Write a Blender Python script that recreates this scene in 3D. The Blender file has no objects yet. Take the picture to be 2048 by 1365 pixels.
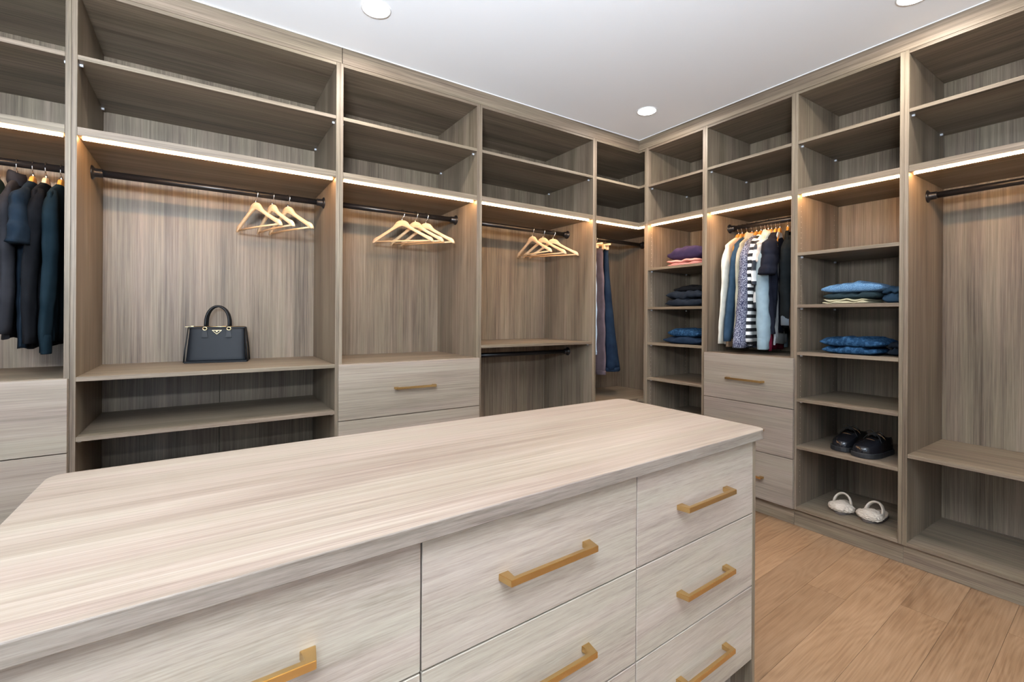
import bpy, bmesh, math, random
from mathutils import Vector, Matrix
random.seed(7)
PI = math.pi
S = bpy.context.scene
COL = S.collection
H = 1.25                      # camera height above the floor; unit tables below give heights relative to it

# ------------------------------------------------------------------ camera
cd = bpy.data.cameras.new('camera'); cam = bpy.data.objects.new('camera', cd); COL.objects.link(cam)
f_px = 926.0
yaw = math.atan(614/f_px); roll = math.atan(12/2010)
F = Vector((math.sin(yaw), math.cos(yaw), 0)); R = Vector((math.cos(yaw), -math.sin(yaw), 0)); U = Vector((0, 0, 1))
cxv = R*math.cos(roll) + U*math.sin(roll); cyv = -R*math.sin(roll) + U*math.cos(roll)
M = Matrix((cxv, cyv, -F)).transposed().to_4x4(); M.translation = Vector((0, 0, H)); cam.matrix_world = M
cd.sensor_fit = 'HORIZONTAL'; cd.sensor_width = 36; cd.lens = f_px/2048*36
cd.shift_y = -(682.5-633.67)/2048; cd.clip_start = 0.02; cd.clip_end = 60
S.camera = cam

# ------------------------------------------------------------------ world, exposure, daylight
w = bpy.data.worlds.new('sky'); S.world = w; w.use_nodes = True
bg = w.node_tree.nodes['Background']; bg.inputs[0].default_value = (0.62, 0.78, 1.0, 1); bg.inputs[1].default_value = 1.0
S.view_settings.view_transform = 'Standard'; S.view_settings.look = 'None'
S.view_settings.exposure = 0.0; S.view_settings.gamma = 1.0; S.view_settings.use_curve_mapping = False
POT_W = 13; LED_E = 125.0; DAY_BACK = 30; DAY_LEFT = 8; BOUNCE = 300

def area(name, loc, aim, sx, sy, watts, color):
    l = bpy.data.lights.new(name, 'AREA'); l.shape = 'RECTANGLE'; l.size = sx; l.size_y = sy; l.energy = watts; l.color = color
    o = bpy.data.objects.new(name, l); COL.objects.link(o); o.location = loc
    o.rotation_euler = Vector(aim).to_track_quat('-Z', 'Y').to_euler(); return o
area('daylight', (-1.1, -2.34, 1.55), (0, 1, -.10), 2.0, 1.7, DAY_BACK, (0.52, 0.73, 1.0))
area('daylight', (-2.84, 0.0, 1.55), (1, 0, -.05), 2.0, 1.7, DAY_LEFT, (0.80, 1.0, 0.86))
area('bounced_photo_lamp', (-.40, -.42, 1.80), (.08, .40, 1), .5, .5, BOUNCE, (0.82, 0.91, 1.0))      # the photographer's lamp, aimed at the ceiling

# ------------------------------------------------------------------ material helpers
def newmat(name):
    m = bpy.data.materials.new(name); m.use_nodes = True
    return m, m.node_tree, m.node_tree.nodes['Principled BSDF']
def nd(nt, t, **k):
    n = nt.nodes.new(t)
    for a, b in k.items(): setattr(n, a, b)
    return n
def ramp(nt, stops):
    r = nd(nt, 'ShaderNodeValToRGB'); e = r.color_ramp.elements
    while len(e) < len(stops): e.new(0.5)
    for i, (p, c) in enumerate(stops): e[i].position = p; e[i].color = (*c, 1)
    return r
def plain(name, color, rough=0.5, metal=0.0, spec=0.5, bump=None):
    m, nt, b = newmat(name)
    b.inputs['Base Color'].default_value = (*color, 1); b.inputs['Roughness'].default_value = rough
    b.inputs['Metallic'].default_value = metal; b.inputs['Specular IOR Level'].default_value = spec
    if bump:
        tc = nd(nt, 'ShaderNodeTexCoord'); n = nd(nt, 'ShaderNodeTexNoise'); n.inputs['Scale'].default_value = bump[0]; n.inputs['Detail'].default_value = 4
        bp = nd(nt, 'ShaderNodeBump'); bp.inputs['Strength'].default_value = bump[1]; bp.inputs['Distance'].default_value = 0.002
        nt.links.new(tc.outputs['Object'], n.inputs['Vector']); nt.links.new(n.outputs['Fac'], bp.inputs['Height']); nt.links.new(bp.outputs['Normal'], b.inputs['Normal'])
    return m
def wood(name, axis, dark=(.060, .043, .029), mid=(.176, .136, .096), light=(.295, .237, .175), rough=.48, across=1.0, contrast=1.0):
    """ greyish oak laminate, grain running along the given local axis """
    m, nt, b = newmat(name); L = nt.links.new
    tc = nd(nt, 'ShaderNodeTexCoord'); oi = nd(nt, 'ShaderNodeObjectInfo')
    mul = nd(nt, 'ShaderNodeMath', operation='MULTIPLY'); mul.inputs[1].default_value = 43.7
    add = nd(nt, 'ShaderNodeVectorMath', operation='ADD')
    L(oi.outputs['Random'], mul.inputs[0]); L(tc.outputs['Object'], add.inputs[0]); L(mul.outputs[0], add.inputs[1])
    def noise(al, ac, detail, rg=.55, dist=0.0):
        mp = nd(nt, 'ShaderNodeMapping'); sc = [ac*across]*3; sc[axis] = al; mp.inputs['Scale'].default_value = sc
        n = nd(nt, 'ShaderNodeTexNoise'); n.inputs['Scale'].default_value = 1; n.inputs['Detail'].default_value = detail
        n.inputs['Roughness'].default_value = rg; n.inputs['Distortion'].default_value = dist
        L(add.outputs[0], mp.inputs['Vector']); L(mp.outputs[0], n.inputs['Vector']); return n.outputs['Fac']
    broad = noise(.7, 8, 3, .5, .35); streak = noise(1.1, 78, 5, .68, .10); fib = noise(4, 380, 3, .7)
    def mad(a, k, c):
        n = nd(nt, 'ShaderNodeMath', operation='MULTIPLY_ADD'); L(a, n.inputs[0]); n.inputs[1].default_value = k
        if isinstance(c, (int, float)): n.inputs[2].default_value = c
        else: L(c, n.inputs[2])
        return n.outputs[0]
    KB, KS, KF = 1.0*contrast, 1.15*contrast, 1.05*contrast
    s = mad(broad, KB, .5-.5*(KB+KS+KF)); s = mad(streak, KS, s); s = mad(fib, KF, s)
    r = ramp(nt, [(.05, dark), (.5, mid), (.95, light)]); L(s, r.inputs[0])
    hue = noise(.9, 14, 2); rh = ramp(nt, [(.38, (1.03, .965, .97)), (.62, (.97, 1.0, .93))]); L(hue, rh.inputs[0])
    mx = nd(nt, 'ShaderNodeMix', data_type='RGBA', blend_type='MULTIPLY'); mx.inputs['Factor'].default_value = .55; L(r.outputs[0], mx.inputs['A']); L(rh.outputs[0], mx.inputs['B'])
    L(mx.outputs['Result'], b.inputs['Base Color'])
    b.inputs['Roughness'].default_value = rough; b.inputs['Specular IOR Level'].default_value = .4
    bp = nd(nt, 'ShaderNodeBump'); bp.inputs['Strength'].default_value = .25; bp.inputs['Distance'].default_value = .0012
    L(streak, bp.inputs['Height']); L(bp.outputs['Normal'], b.inputs['Normal'])
    return m
WX, WY, WZ = wood('oak_laminate_lengthwise', 0), wood('oak_laminate_depthwise', 1), wood('oak_laminate_upright', 2)
TOPW = wood('oak_laminate_island_top', 0, (.135, .104, .083), (.232, .191, .157), (.315, .270, .229), rough=.42, contrast=1.1)
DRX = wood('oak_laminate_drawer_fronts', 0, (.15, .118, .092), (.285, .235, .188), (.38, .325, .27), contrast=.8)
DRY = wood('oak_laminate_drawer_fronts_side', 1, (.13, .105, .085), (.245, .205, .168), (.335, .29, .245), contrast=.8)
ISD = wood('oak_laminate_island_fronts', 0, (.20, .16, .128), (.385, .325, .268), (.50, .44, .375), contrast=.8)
def cloth(name, color, rough=.92, scale=900, strength=.35, second=None, fleck=None):
    m, nt, b = newmat(name); L = nt.links.new
    tc = nd(nt, 'ShaderNodeTexCoord'); n = nd(nt, 'ShaderNodeTexNoise'); n.inputs['Scale'].default_value = scale if not fleck else fleck; n.inputs['Detail'].default_value = 2
    L(tc.outputs['Object'], n.inputs['Vector'])
    n2 = nd(nt, 'ShaderNodeTexNoise'); n2.inputs['Scale'].default_value = 14; L(tc.outputs['Object'], n2.inputs['Vector'])
    c2 = second or tuple(min(1, c*1.35+.004) for c in color)
    if fleck: r = ramp(nt, [(.50, color), (.56, c2)]); L(n.outputs['Fac'], r.inputs[0])
    else: r = ramp(nt, [(.3, color), (.75, c2)]); L(n2.outputs['Fac'], r.inputs[0])
    L(r.outputs[0], b.inputs['Base Color']); b.inputs['Roughness'].default_value = rough; b.inputs['Specular IOR Level'].default_value = .06
    b.inputs['Sheen Weight'].default_value = .03 if sum(color) > .3 else 0.0
    bp = nd(nt, 'ShaderNodeBump'); bp.inputs['Strength'].default_value = strength; bp.inputs['Distance'].default_value = .0015
    L(n.outputs['Fac'], bp.inputs['Height']); L(bp.outputs['Normal'], b.inputs['Normal'])
    return m
def striped(name, a, c, freq, duty=.5, axis='Z'):
    m, nt, b = newmat(name); L = nt.links.new
    tc = nd(nt, 'ShaderNodeTexCoord'); sp = nd(nt, 'ShaderNodeSeparateXYZ'); L(tc.outputs['Object'], sp.inputs[0])
    mu = nd(nt, 'ShaderNodeMath', operation='MULTIPLY'); mu.inputs[1].default_value = freq; L(sp.outputs[axis], mu.inputs[0])
    fr = nd(nt, 'ShaderNodeMath', operation='FRACT'); L(mu.outputs[0], fr.inputs[0])
    r = ramp(nt, [(duty-.04, a), (duty+.04, c)]); L(fr.outputs[0], r.inputs[0]); L(r.outputs[0], b.inputs['Base Color'])
    b.inputs['Roughness'].default_value = .9
    return m
def emit(name, color, strength):
    m, nt, b = newmat(name); b.inputs['Base Color'].default_value = (*color, 1)
    b.inputs['Emission Color'].default_value = (*color, 1); b.inputs['Emission Strength'].default_value = strength; return m

WHITE = plain('white_ceiling_paint', (.91, .93, .96), .7, bump=(400, .1)); WALLP = plain('wall_paint', (.72, .73, .73), .7, bump=(300, .1))
BLACKM = plain('black_metal', (.012, .012, .014), .32, .3); BRASS = plain('brushed_brass', (.66, .45, .20), .27, 1.0)
CHROME = plain('chrome_wire', (.75, .75, .76), .2, 1.0); PINM = plain('shelf_pin_plastic', (.62, .64, .68), .35); HOLEM = plain('shelf_pin_hole', (.55, .47, .38), .5)
LEDM = emit('led_diffuser', (1.0, .58, .27), LED_E); POTM = emit('downlight_lens', (1.0, .98, .95), 30); POTR = plain('downlight_ring', (.85, .85, .85), .5)
HW = wood('beech_hanger', 1, (.62, .38, .20), (.74, .50, .29), (.84, .62, .40), .35, .5)
HAMB = wood('amber_hanger', 1, (.42, .17, .03), (.58, .26, .05), (.68, .34, .08), .3, .5)
CAVITY = plain('shadow_gap', (.05, .045, .04), .9)

# ------------------------------------------------------------------ mesh helpers
def ob(name, bm, mat, parent=None, smooth=False, bevel=0, segs=1):
    if bevel:
        bmesh.ops.bevel(bm, geom=list(bm.edges), offset=bevel, segments=segs, affect='EDGES', clamp_overlap=True)
    bmesh.ops.recalc_face_normals(bm, faces=list(bm.faces))
    me = bpy.data.meshes.new(name); bm.to_mesh(me); bm.free()
    if smooth:
        for p in me.polygons: p.use_smooth = True
    me.materials.append(mat)
    o = bpy.data.objects.new(name, me); COL.objects.link(o)
    if parent: o.parent = parent
    return o
def addbox(bm, x0, x1, y0, y1, z0, z1):
    v = [bm.verts.new(p) for p in ((x0, y0, z0), (x1, y0, z0), (x1, y1, z0), (x0, y1, z0), (x0, y0, z1), (x1, y0, z1), (x1, y1, z1), (x0, y1, z1))]
    for q in ((0, 3, 2, 1), (4, 5, 6, 7), (0, 1, 5, 4), (1, 2, 6, 5), (2, 3, 7, 6), (3, 0, 4, 7)): bm.faces.new([v[i] for i in q])
def box(name, x0, x1, y0, y1, z0, z1, mat, parent=None, bevel=.0008):
    bm = bmesh.new(); addbox(bm, min(x0, x1), max(x0, x1), min(y0, y1), max(y0, y1), min(z0, z1), max(z0, z1)); return ob(name, bm, mat, parent, bevel=bevel)
def prism(bm, poly, z0, z1, xf=None):
    xf = xf or (lambda p: p)
    a = [bm.verts.new(xf((x, y, z0))) for x, y in poly]; b = [bm.verts.new(xf((x, y, z1))) for x, y in poly]
    bm.faces.new(a[::-1]); bm.faces.new(b); n = len(poly)
    for i in range(n): bm.faces.new((a[i], a[(i+1) % n], b[(i+1) % n], b[i]))
def loft(bm, rings, cap=True, closed=True):
    vs = [[bm.verts.new(p) for p in r] for r in rings]; n = len(rings[0])
    for a, b in zip(vs, vs[1:]):
        for i in range(n if closed else n-1): bm.faces.new((a[i], a[(i+1) % n], b[(i+1) % n], b[i]))
    if cap and closed: bm.faces.new(vs[0][::-1]); bm.faces.new(vs[-1])
    return vs
def tube(bm, pts, r, n=8, cap=True):
    pts = [Vector(p) for p in pts]; rr = r if isinstance(r, (list, tuple)) else [r]*len(pts)
    ref = Vector((0, 0, 1)); rings = []
    t0 = (pts[1]-pts[0]).normalized()
    if abs(t0.dot(ref)) > .9: ref = Vector((1, 0, 0))
    u = t0.cross(ref).normalized()
    for i, p in enumerate(pts):
        t = (pts[min(i+1, len(pts)-1)]-pts[max(i-1, 0)]).normalized()
        u = (u - t*u.dot(t)).normalized(); v = t.cross(u)
        rings.append([p+(u*math.cos(2*PI*k/n)+v*math.sin(2*PI*k/n))*rr[i] for k in range(n)])
    loft(bm, rings, cap)
def empty(name, loc, label, cat, group=None, rz=0):
    o = bpy.data.objects.new(name, None); COL.objects.link(o); o.location = loc; o.rotation_euler = (0, 0, rz); o.empty_display_size = .1
    o['label'] = label; o['category'] = cat
    if group: o['group'] = group
    return o
def struct(o): o['kind'] = 'structure'; return o
def copytree(src, loc, rz, label=None):
    def cp(o, par):
        c = o.copy(); COL.objects.link(c); c.parent = par
        for ch in list(o.children):
            if ch.name in known: cp(ch, c)
        return c
    known = set()
    def walk(o):
        known.add(o.name)
        for ch in o.children: walk(ch)
    walk(src)
    c = cp(src, None); c.location = loc; c.rotation_euler = (0, 0, rz)
    if label: c['label'] = label
    return c

# ------------------------------------------------------------------ room shell
X0, X1, Y0, Y1, CZ = -2.6, 3.56, -2.1, 3.24, 2.70
# floor of planks, running nearly along the island
fl = struct(box('floor', X0, X1, Y0, Y1, -.06, -.012, CAVITY, bevel=0))
def oak_floor():
    m, nt, b = newmat('oak_floor_board'); L = nt.links.new
    tc = nd(nt, 'ShaderNodeTexCoord'); oi = nd(nt, 'ShaderNodeObjectInfo')
    mul = nd(nt, 'ShaderNodeMath', operation='MULTIPLY'); mul.inputs[1].default_value = 61.3
    add = nd(nt, 'ShaderNodeVectorMath', operation='ADD'); L(oi.outputs['Random'], mul.inputs[0]); L(tc.outputs['Object'], add.inputs[0]); L(mul.outputs[0], add.inputs[1])
    def mapn(sc): mp = nd(nt, 'ShaderNodeMapping'); mp.inputs['Scale'].default_value = sc; L(add.outputs[0], mp.inputs['Vector']); return mp.outputs[0]
    # cathedral figure: contour rings of a stretched noise
    n1 = nd(nt, 'ShaderNodeTexNoise'); n1.inputs['Scale'].default_value = 1; n1.inputs['Detail'].default_value = 2.5; n1.inputs['Roughness'].default_value = .4; L(mapn((1.3, 6.5, 1)), n1.inputs['Vector'])
    m1 = nd(nt, 'ShaderNodeMath', operation='MULTIPLY'); m1.inputs[1].default_value = 95; L(n1.outputs['Fac'], m1.inputs[0])
    s1 = nd(nt, 'ShaderNodeMath', operation='SINE'); L(m1.outputs[0], s1.inputs[0])
    n2 = nd(nt, 'ShaderNodeTexNoise'); n2.inputs['Scale'].default_value = 1; n2.inputs['Detail'].default_value = 5; L(mapn((5, 150, 1)), n2.inputs['Vector'])
    n3 = nd(nt, 'ShaderNodeTexNoise'); n3.inputs['Scale'].default_value = 1; n3.inputs['Detail'].default_value = 3; L(mapn((1.5, 3, 1)), n3.inputs['Vector'])
    a = nd(nt, 'ShaderNodeMath', operation='MULTIPLY_ADD'); L(s1.outputs[0], a.inputs[0]); a.inputs[1].default_value = .085; L(n2.outputs['Fac'], a.inputs[2])
    c = nd(nt, 'ShaderNodeMath', operation='ADD'); L(a.outputs[0], c.inputs[0]); L(n3.outputs['Fac'], c.inputs[1])
    h = nd(nt, 'ShaderNodeMath', operation='MULTIPLY'); h.inputs[1].default_value = .5; L(c.outputs[0], h.inputs[0])
    r = ramp(nt, [(.30, (.145, .078, .040)), (.5, (.245, .150, .083)), (.72, (.32, .205, .122))]); L(h.outputs[0], r.inputs[0])
    # small dark knots
    vo = nd(nt, 'ShaderNodeTexVoronoi'); vo.inputs['Scale'].default_value = 1; L(mapn((1.6, 3.4, 1)), vo.inputs['Vector'])
    rk = ramp(nt, [(.018, (.25, .25, .25)), (.05, (1, 1, 1))]); L(vo.outputs['Distance'], rk.inputs[0])
    mk = nd(nt, 'ShaderNodeMix', data_type='RGBA', blend_type='MULTIPLY'); mk.inputs['Factor'].default_value = .8; L(r.outputs[0], mk.inputs['A']); L(rk.outputs[0], mk.inputs['B'])
    # board to board tone
    hv = nd(nt, 'ShaderNodeHueSaturation'); mr = nd(nt, 'ShaderNodeMapRange'); mr.inputs['To Min'].default_value = .82; mr.inputs['To Max'].default_value = 1.14
    L(oi.outputs['Random'], mr.inputs['Value']); L(mr.outputs[0], hv.inputs['Value']); L(mk.outputs['Result'], hv.inputs['Color']); L(hv.outputs[0], b.inputs['Base Color'])
    b.inputs['Roughness'].default_value = .42; b.inputs['Specular IOR Level'].default_value = .4
    bp = nd(nt, 'ShaderNodeBump'); bp.inputs['Strength'].default_value = .2; bp.inputs['Distance'].default_value = .001; L(n2.outputs['Fac'], bp.inputs['Height']); L(bp.outputs['Normal'], b.inputs['Normal'])
    return m
OAKF = oak_floor(); th = math.radians(2.7); PW = .154
for k in range(-14, 21):
    v0 = .3160+k*PW; rr = random.Random(k+50); u = X0-1.5-rr.random()*1.5
    while u < X1+.4:
        ln = rr.uniform(2.0, 2.7); g = .0005
        poly = [(u+g, v0+g), (u+ln-g, v0+g), (u+ln-g, v0+PW-g), (u+g, v0+PW-g)]
        wp = [(a*math.cos(th)-b*math.sin(th), a*math.sin(th)+b*math.cos(th)) for a, b in poly]; u += ln
        # clip to the room
        def clip(P, ax, lim, keep_less):
            out = []
            for i in range(len(P)):
                p, q = P[i], P[(i+1) % len(P)]; ip = (p[ax] <= lim) == keep_less; iq = (q[ax] <= lim) == keep_less
                if ip: out.append(p)
                if ip != iq: t = (lim-p[ax])/(q[ax]-p[ax]); out.append((p[0]+t*(q[0]-p[0]), p[1]+t*(q[1]-p[1])))
            return out
        for ax, lim, kl in ((0, X1, True), (0, X0, False), (1, Y1, True), (1, Y0, False)):
            if wp: wp = clip(wp, ax, lim, kl)
        if len(wp) < 3: continue
        cxp = sum(p[0] for p in wp)/len(wp); cyp = sum(p[1] for p in wp)/len(wp)
        bm = bmesh.new(); prism(bm, [((p[0]-cxp)*math.cos(th)+(p[1]-cyp)*math.sin(th), -(p[0]-cxp)*math.sin(th)+(p[1]-cyp)*math.cos(th)) for p in wp], -.012, 0)
        pk = ob('floor_board', bm, OAKF, fl); pk.location = (cxp, cyp, 0); pk.rotation_euler = (0, 0, th)
struct(box('ceiling', X0, X1, Y0, Y1, CZ, CZ+.1, WHITE, bevel=0))
struct(box('wall_far', X0, X1, Y1, Y1+.1, 0, CZ, WALLP, bevel=0)); struct(box('wall_right', X1, X1+.1, Y0, Y1, 0, CZ, WALLP, bevel=0))
def wall_with_window(name, axis, pos, thick, a0, a1, h0, h1, lo, hi):
    bm = bmesh.new()
    for (p, q, z0, z1) in ((lo, a0, 0, CZ), (a1, hi, 0, CZ), (a0, a1, 0, h0), (a0, a1, h1, CZ)):
        if axis == 1: addbox(bm, p, q, pos, pos+thick, z0, z1)
        else: addbox(bm, pos, pos+thick, p, q, z0, z1)
    return struct(ob(name, bm, WALLP))
wall_with_window('wall_back', 1, Y0-.1, .1, -2.1, -.1, .7, 2.4, X0, X1)
wall_with_window('wall_left', 0, X0-.1, .1, -1.0, 1.0, .7, 2.4, Y0, Y1)
FRM = plain('window_frame_paint', (.8, .8, .8), .4)
def window(name, axis, pos, a0, a1, h0, h1):
    bm = bmesh.new(); t = .05
    mids = [a0, (a0+a1)/2-t/2, a1-t]
    for p in mids: addbox(bm, p, p+t, pos, pos+.06, h0, h1) if axis == 1 else addbox(bm, pos, pos+.06, p, p+t, h0, h1)
    for z in (h0, h1-t): addbox(bm, a0, a1, pos, pos+.06, z, z+t) if axis == 1 else addbox(bm, pos, pos+.06, a0, a1, z, z+t)
    return struct(ob(name, bm, FRM))
window('window_1', 1, Y0-.09, -2.1, -.1, .7, 2.4); window('window_2', 0, X0-.09, -1.0, 1.0, .7, 2.4)

# ------------------------------------------------------------------ wardrobe walls
YA, YB, XB, XC = 2.593, 3.19, 2.959, 3.51     # front/back planes of the far run, of the right run
T = .0185
class Unit:
    """ one cabinet; far run: a = x, depth = +y.  right run: a = y, depth = +x """
    def __init__(s, run, a0, a1, name, label, cat='wardrobe'):
        s.run, s.a0, s.a1 = run, a0, a1
        s.front, s.back = (YA, YB) if run == 'A' else (XB, XC)
        c = (a0+a1)/2; loc = (c, s.front, 0) if run == 'A' else (s.front, c, 0)
        s.org = Vector(loc); s.e = empty(name, loc, label, cat)
        s.along = WX if run == 'A' else WY
        s.i0, s.i1 = a0+T, a1-T
    def b(s, name, a0, a1, d0, d1, z0, z1, mat, parent=None, bevel=.0008):
        z0 += H; z1 += H
        if s.run == 'A': o = box(name, a0-s.org.x, a1-s.org.x, d0-s.org.y, d1-s.org.y, z0, z1, mat, parent or s.e, bevel)
        else: o = box(name, d0-s.org.x, d1-s.org.x, a0-s.org.y, a1-s.org.y, z0, z1, mat, parent or s.e, bevel)
        return o
    def pt(s, a, d, z):
        return Vector((a-s.org.x, d-s.org.y, z+H)) if s.run == 'A' else Vector((d-s.org.x, a-s.org.y, z+H))
    def carcass(s, seam=None, kick=True):
        for p, q in ((s.a0+.0003, s.i0), (s.i1, s.a1-.0003)): s.b('side_panel', p, q, s.front, s.back, -1.149, 1.362, WZ)
        s.b('back_panel', s.i0, s.i1, s.back, s.back+.012, -1.13 if seam is None else -.281, 1.345, WZ, bevel=0)
        if seam is not None:
            s.b('back_panel', s.i0, seam-.001, s.back, s.back+.012, -1.13, -.282, WZ); s.b('back_panel', seam+.001, s.i1, s.back, s.back+.012, -1.13, -.282, WZ)
        s.b('top_panel', s.i0, s.i1, s.front+.001, s.back, 1.345, 1.362, s.along)
        s.b('base_panel', s.i0, s.i1, s.front+.001, s.back, -1.149, -1.130, s.along)
        if kick: s.b('plinth', s.a0+.0004, s.a1-.0004, s.front+.019, s.front+.036, -1.25, -1.1495, s.along)
    def shelf(s, top, t=.019, name='shelf', pins=False, inset=.001):
        s.b(name, s.i0+.0004, s.i1-.0004, s.front+inset, s.back-.001, top-t, top, s.along)
        if pins:
            bm = bmesh.new()
            for a, sg in ((s.i0, 1), (s.i1, -1)):
                for d in (s.front+.045, s.back-.06):
                    tube(bm, [s.pt(a, d, top-t-.006), s.pt(a+sg*.011, d, top-t-.006)], .0058, 8)
            o = ob('shelf_pins', bm, PINM, s.e); o['kind'] = 'stuff'
    def light(s):
        """ thick fixed shelf with a warm light strip under its front edge """
        s.b('lit_shelf', s.i0+.0004, s.i1-.0004, s.front, s.back-.001, .742, .776, s.along)
        st = s.b('light_strip', s.i0+.012, s.i1-.012, s.front+.030, s.front+.038, .7345, .7418, LEDM, bevel=0)
    def rod(s, z, d=.30, r=.0165):
        e0, e1 = s.pt(s.i0, s.front+d, z), s.pt(s.i1, s.front+d, z); t = (e1-e0).normalized()
        bm = bmesh.new(); tube(bm, [e0+t*.004, e1-t*.004], r, 20); o = ob('hanging_rod', bm, BLACKM, s.e, True)
        for p, sg in ((e0, 1), (e1, -1)):
            bm = bmesh.new(); q = p
            tube(bm, [q, q+t*sg*.003, q+t*sg*.006, q+t*sg*.010, q+t*sg*.014, q+t*sg*.040, q+t*sg*.042], [.033, .0335, .031, .024, .021, .020, .017], 20)
            ob('rod_flange', bm, BLACKM, o, True)
    def drawers(s, rows, a0, a1, hz=-.012):
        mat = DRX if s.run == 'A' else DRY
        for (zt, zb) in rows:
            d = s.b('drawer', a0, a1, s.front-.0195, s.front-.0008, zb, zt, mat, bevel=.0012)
            c = (a0+a1)/2; h = bpy.data.objects.new('handle', HANDLE); COL.objects.link(h); h.parent = d
            h.location = s.pt(c, s.front-.0195, (zt+zb)/2+(.004 if s.run == 'A' else -.008)); h.rotation_euler = (0, 0, 0 if s.run == 'A' else -PI/2)
    def holes(s, zlo, zhi):
        bm = bmesh.new()
        for a, sg in ((s.i0, 1), (s.i1, -1)):
            for d in (s.front+.045, s.back-.06):
                z = zlo
                while z < zhi:
                    tube(bm, [s.pt(a-sg*.001, d, z), s.pt(a+sg*.0004, d, z)], .0026, 6); z += .032
        o = ob('pin_holes', bm, HOLEM, s.e); o['kind'] = 'stuff'
# the bar handle, brass, 0.25 long, standing off towards -y
HL = .128
bm = bmesh.new()
poly = [(-HL, 0), (-HL+.007, -.033), (HL-.007, -.033), (HL, 0), (HL-.024, 0), (HL-.020, -.0245), (-HL+.020, -.0245), (-HL+.024, 0)]
prism(bm, poly, -.0065, .0065)
bmesh.ops.bevel(bm, geom=list(bm.edges), offset=.0009, segments=2, affect='EDGES'); bmesh.ops.recalc_face_normals(bm, faces=list(bm.faces))
HANDLE = bpy.data.meshes.new('bar_handle'); bm.to_mesh(HANDLE); bm.free(); HANDLE.materials.append(BRASS)

a1u = Unit('A', -1.46, -.4635, 'wardrobe_unit', 'open oak wardrobe at the left edge, dark sweaters over grey drawers'); a1u.carcass()
a1u.shelf(1.075, pins=True); a1u.light(); a1u.rod(.659); a1u.shelf(-.262, name='deck'); a1u.drawers([(-.265, -.567), (-.571, -.867), (-.871, -1.145)], -1.457, -.467)
a2u = Unit('A', -.4635, .600, 'wardrobe_unit', 'widest oak wardrobe bay with the black handbag on its desk-height shelf'); a2u.carcass(seam=.073)
a2u.shelf(1.075, pins=True); a2u.light(); a2u.rod(.664); a2u.shelf(-.262, name='deck'); a2u.shelf(-.512, pins=True); a2u.shelf(-.80)
a3u = Unit('A', .600, 1.464, 'wardrobe_unit', 'oak wardrobe bay with three empty hangers above a stack of brass-handled drawers'); a3u.carcass()
a3u.shelf(1.075, pins=True); a3u.light(); a3u.rod(.667); a3u.shelf(-.262, name='deck'); a3u.drawers([(-.265, -.567), (-.571, -.867), (-.871, -1.145)], .597, 1.461)
a4u = Unit('A', 1.464, 2.470, 'wardrobe_unit', 'oak wardrobe bay with two hanging rods, one high and one under the middle shelf'); a4u.carcass()
a4u.shelf(1.075, pins=True); a4u.light(); a4u.rod(.668); a4u.shelf(-.186, pins=True); a4u.rod(-.278, .285)
# corner unit: L-shaped shelves
cu = Unit('A', 2.470, 3.372, 'corner_wardrobe', 'oak corner wardrobe with L-shaped shelves between the two walls of cabinets'); e = cu.e
YCO = 2.534
cu.b('side_panel', cu.a0+.0003, cu.i0, YA, YB, -1.149, 1.362, WZ); cu.b('side_panel', 3.355, 3.372, 2.517, YB, -1.149, 1.362, WZ)
cu.b('side_panel', XB+.001, 3.354, 2.5165, YCO, -1.149, 1.362, WZ)
cu.b('back_panel', cu.i0, 3.372, YB, YB+.012, -1.13, 1.345, WZ)
def lshelf(name, top, t, mat=WX):
    bm = bmesh.new(); P = [(cu.i0+.0004, YA+.001), (XB+.003, YA+.001), (XB+.003, YCO+.0004), (3.3545, YCO+.0004), (3.3545, YB-.001), (cu.i0+.0004, YB-.001)]
    prism(bm, [(x-cu.org.x, y-cu.org.y) for x, y in P], top-t+H, top+H); return ob(name, bm, mat, e, bevel=.0008)
lshelf('top_panel', 1.362, .017); lshelf('shelf', 1.075, .019); lshelf('lit_shelf', .776, .034); lshelf('shelf', -.668, .019); lshelf('base_panel', -1.13, .019)
cu.b('plinth', cu.a0, XB+.02, YA+.019, YA+.036, -1.25, -1.1495, WX)
bm = bmesh.new(); o_ = cu.org
P = [(cu.i0+.012, YA+.030), (XB+.033, YA+.030), (XB+.033, YCO+.01), (XB+.045, YCO+.01), (XB+.045, YA+.042), (cu.i0+.012, YA+.042)]
prism(bm, [(x-o_.x, y-o_.y) for x, y in P], .7345+H, .7418+H); ob('light_strip', bm, LEDM, e)
p0, p1 = cu.pt(cu.i0, 2.89, .664), cu.pt(3.355, 2.89, .664); t_ = Vector((1, 0, 0))
bm = bmesh.new(); tube(bm, [p0, p1-t_*.004], .0165, 20); rd = ob('hanging_rod', bm, BLACKM, e, True)
bm = bmesh.new(); tube(bm, [p1, p1-t_*.003, p1-t_*.006, p1-t_*.010, p1-t_*.014, p1-t_*.040, p1-t_*.042], [.033, .0335, .031, .024, .021, .020, .017], 20); ob('rod_flange', bm, BLACKM, rd, True)

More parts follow.
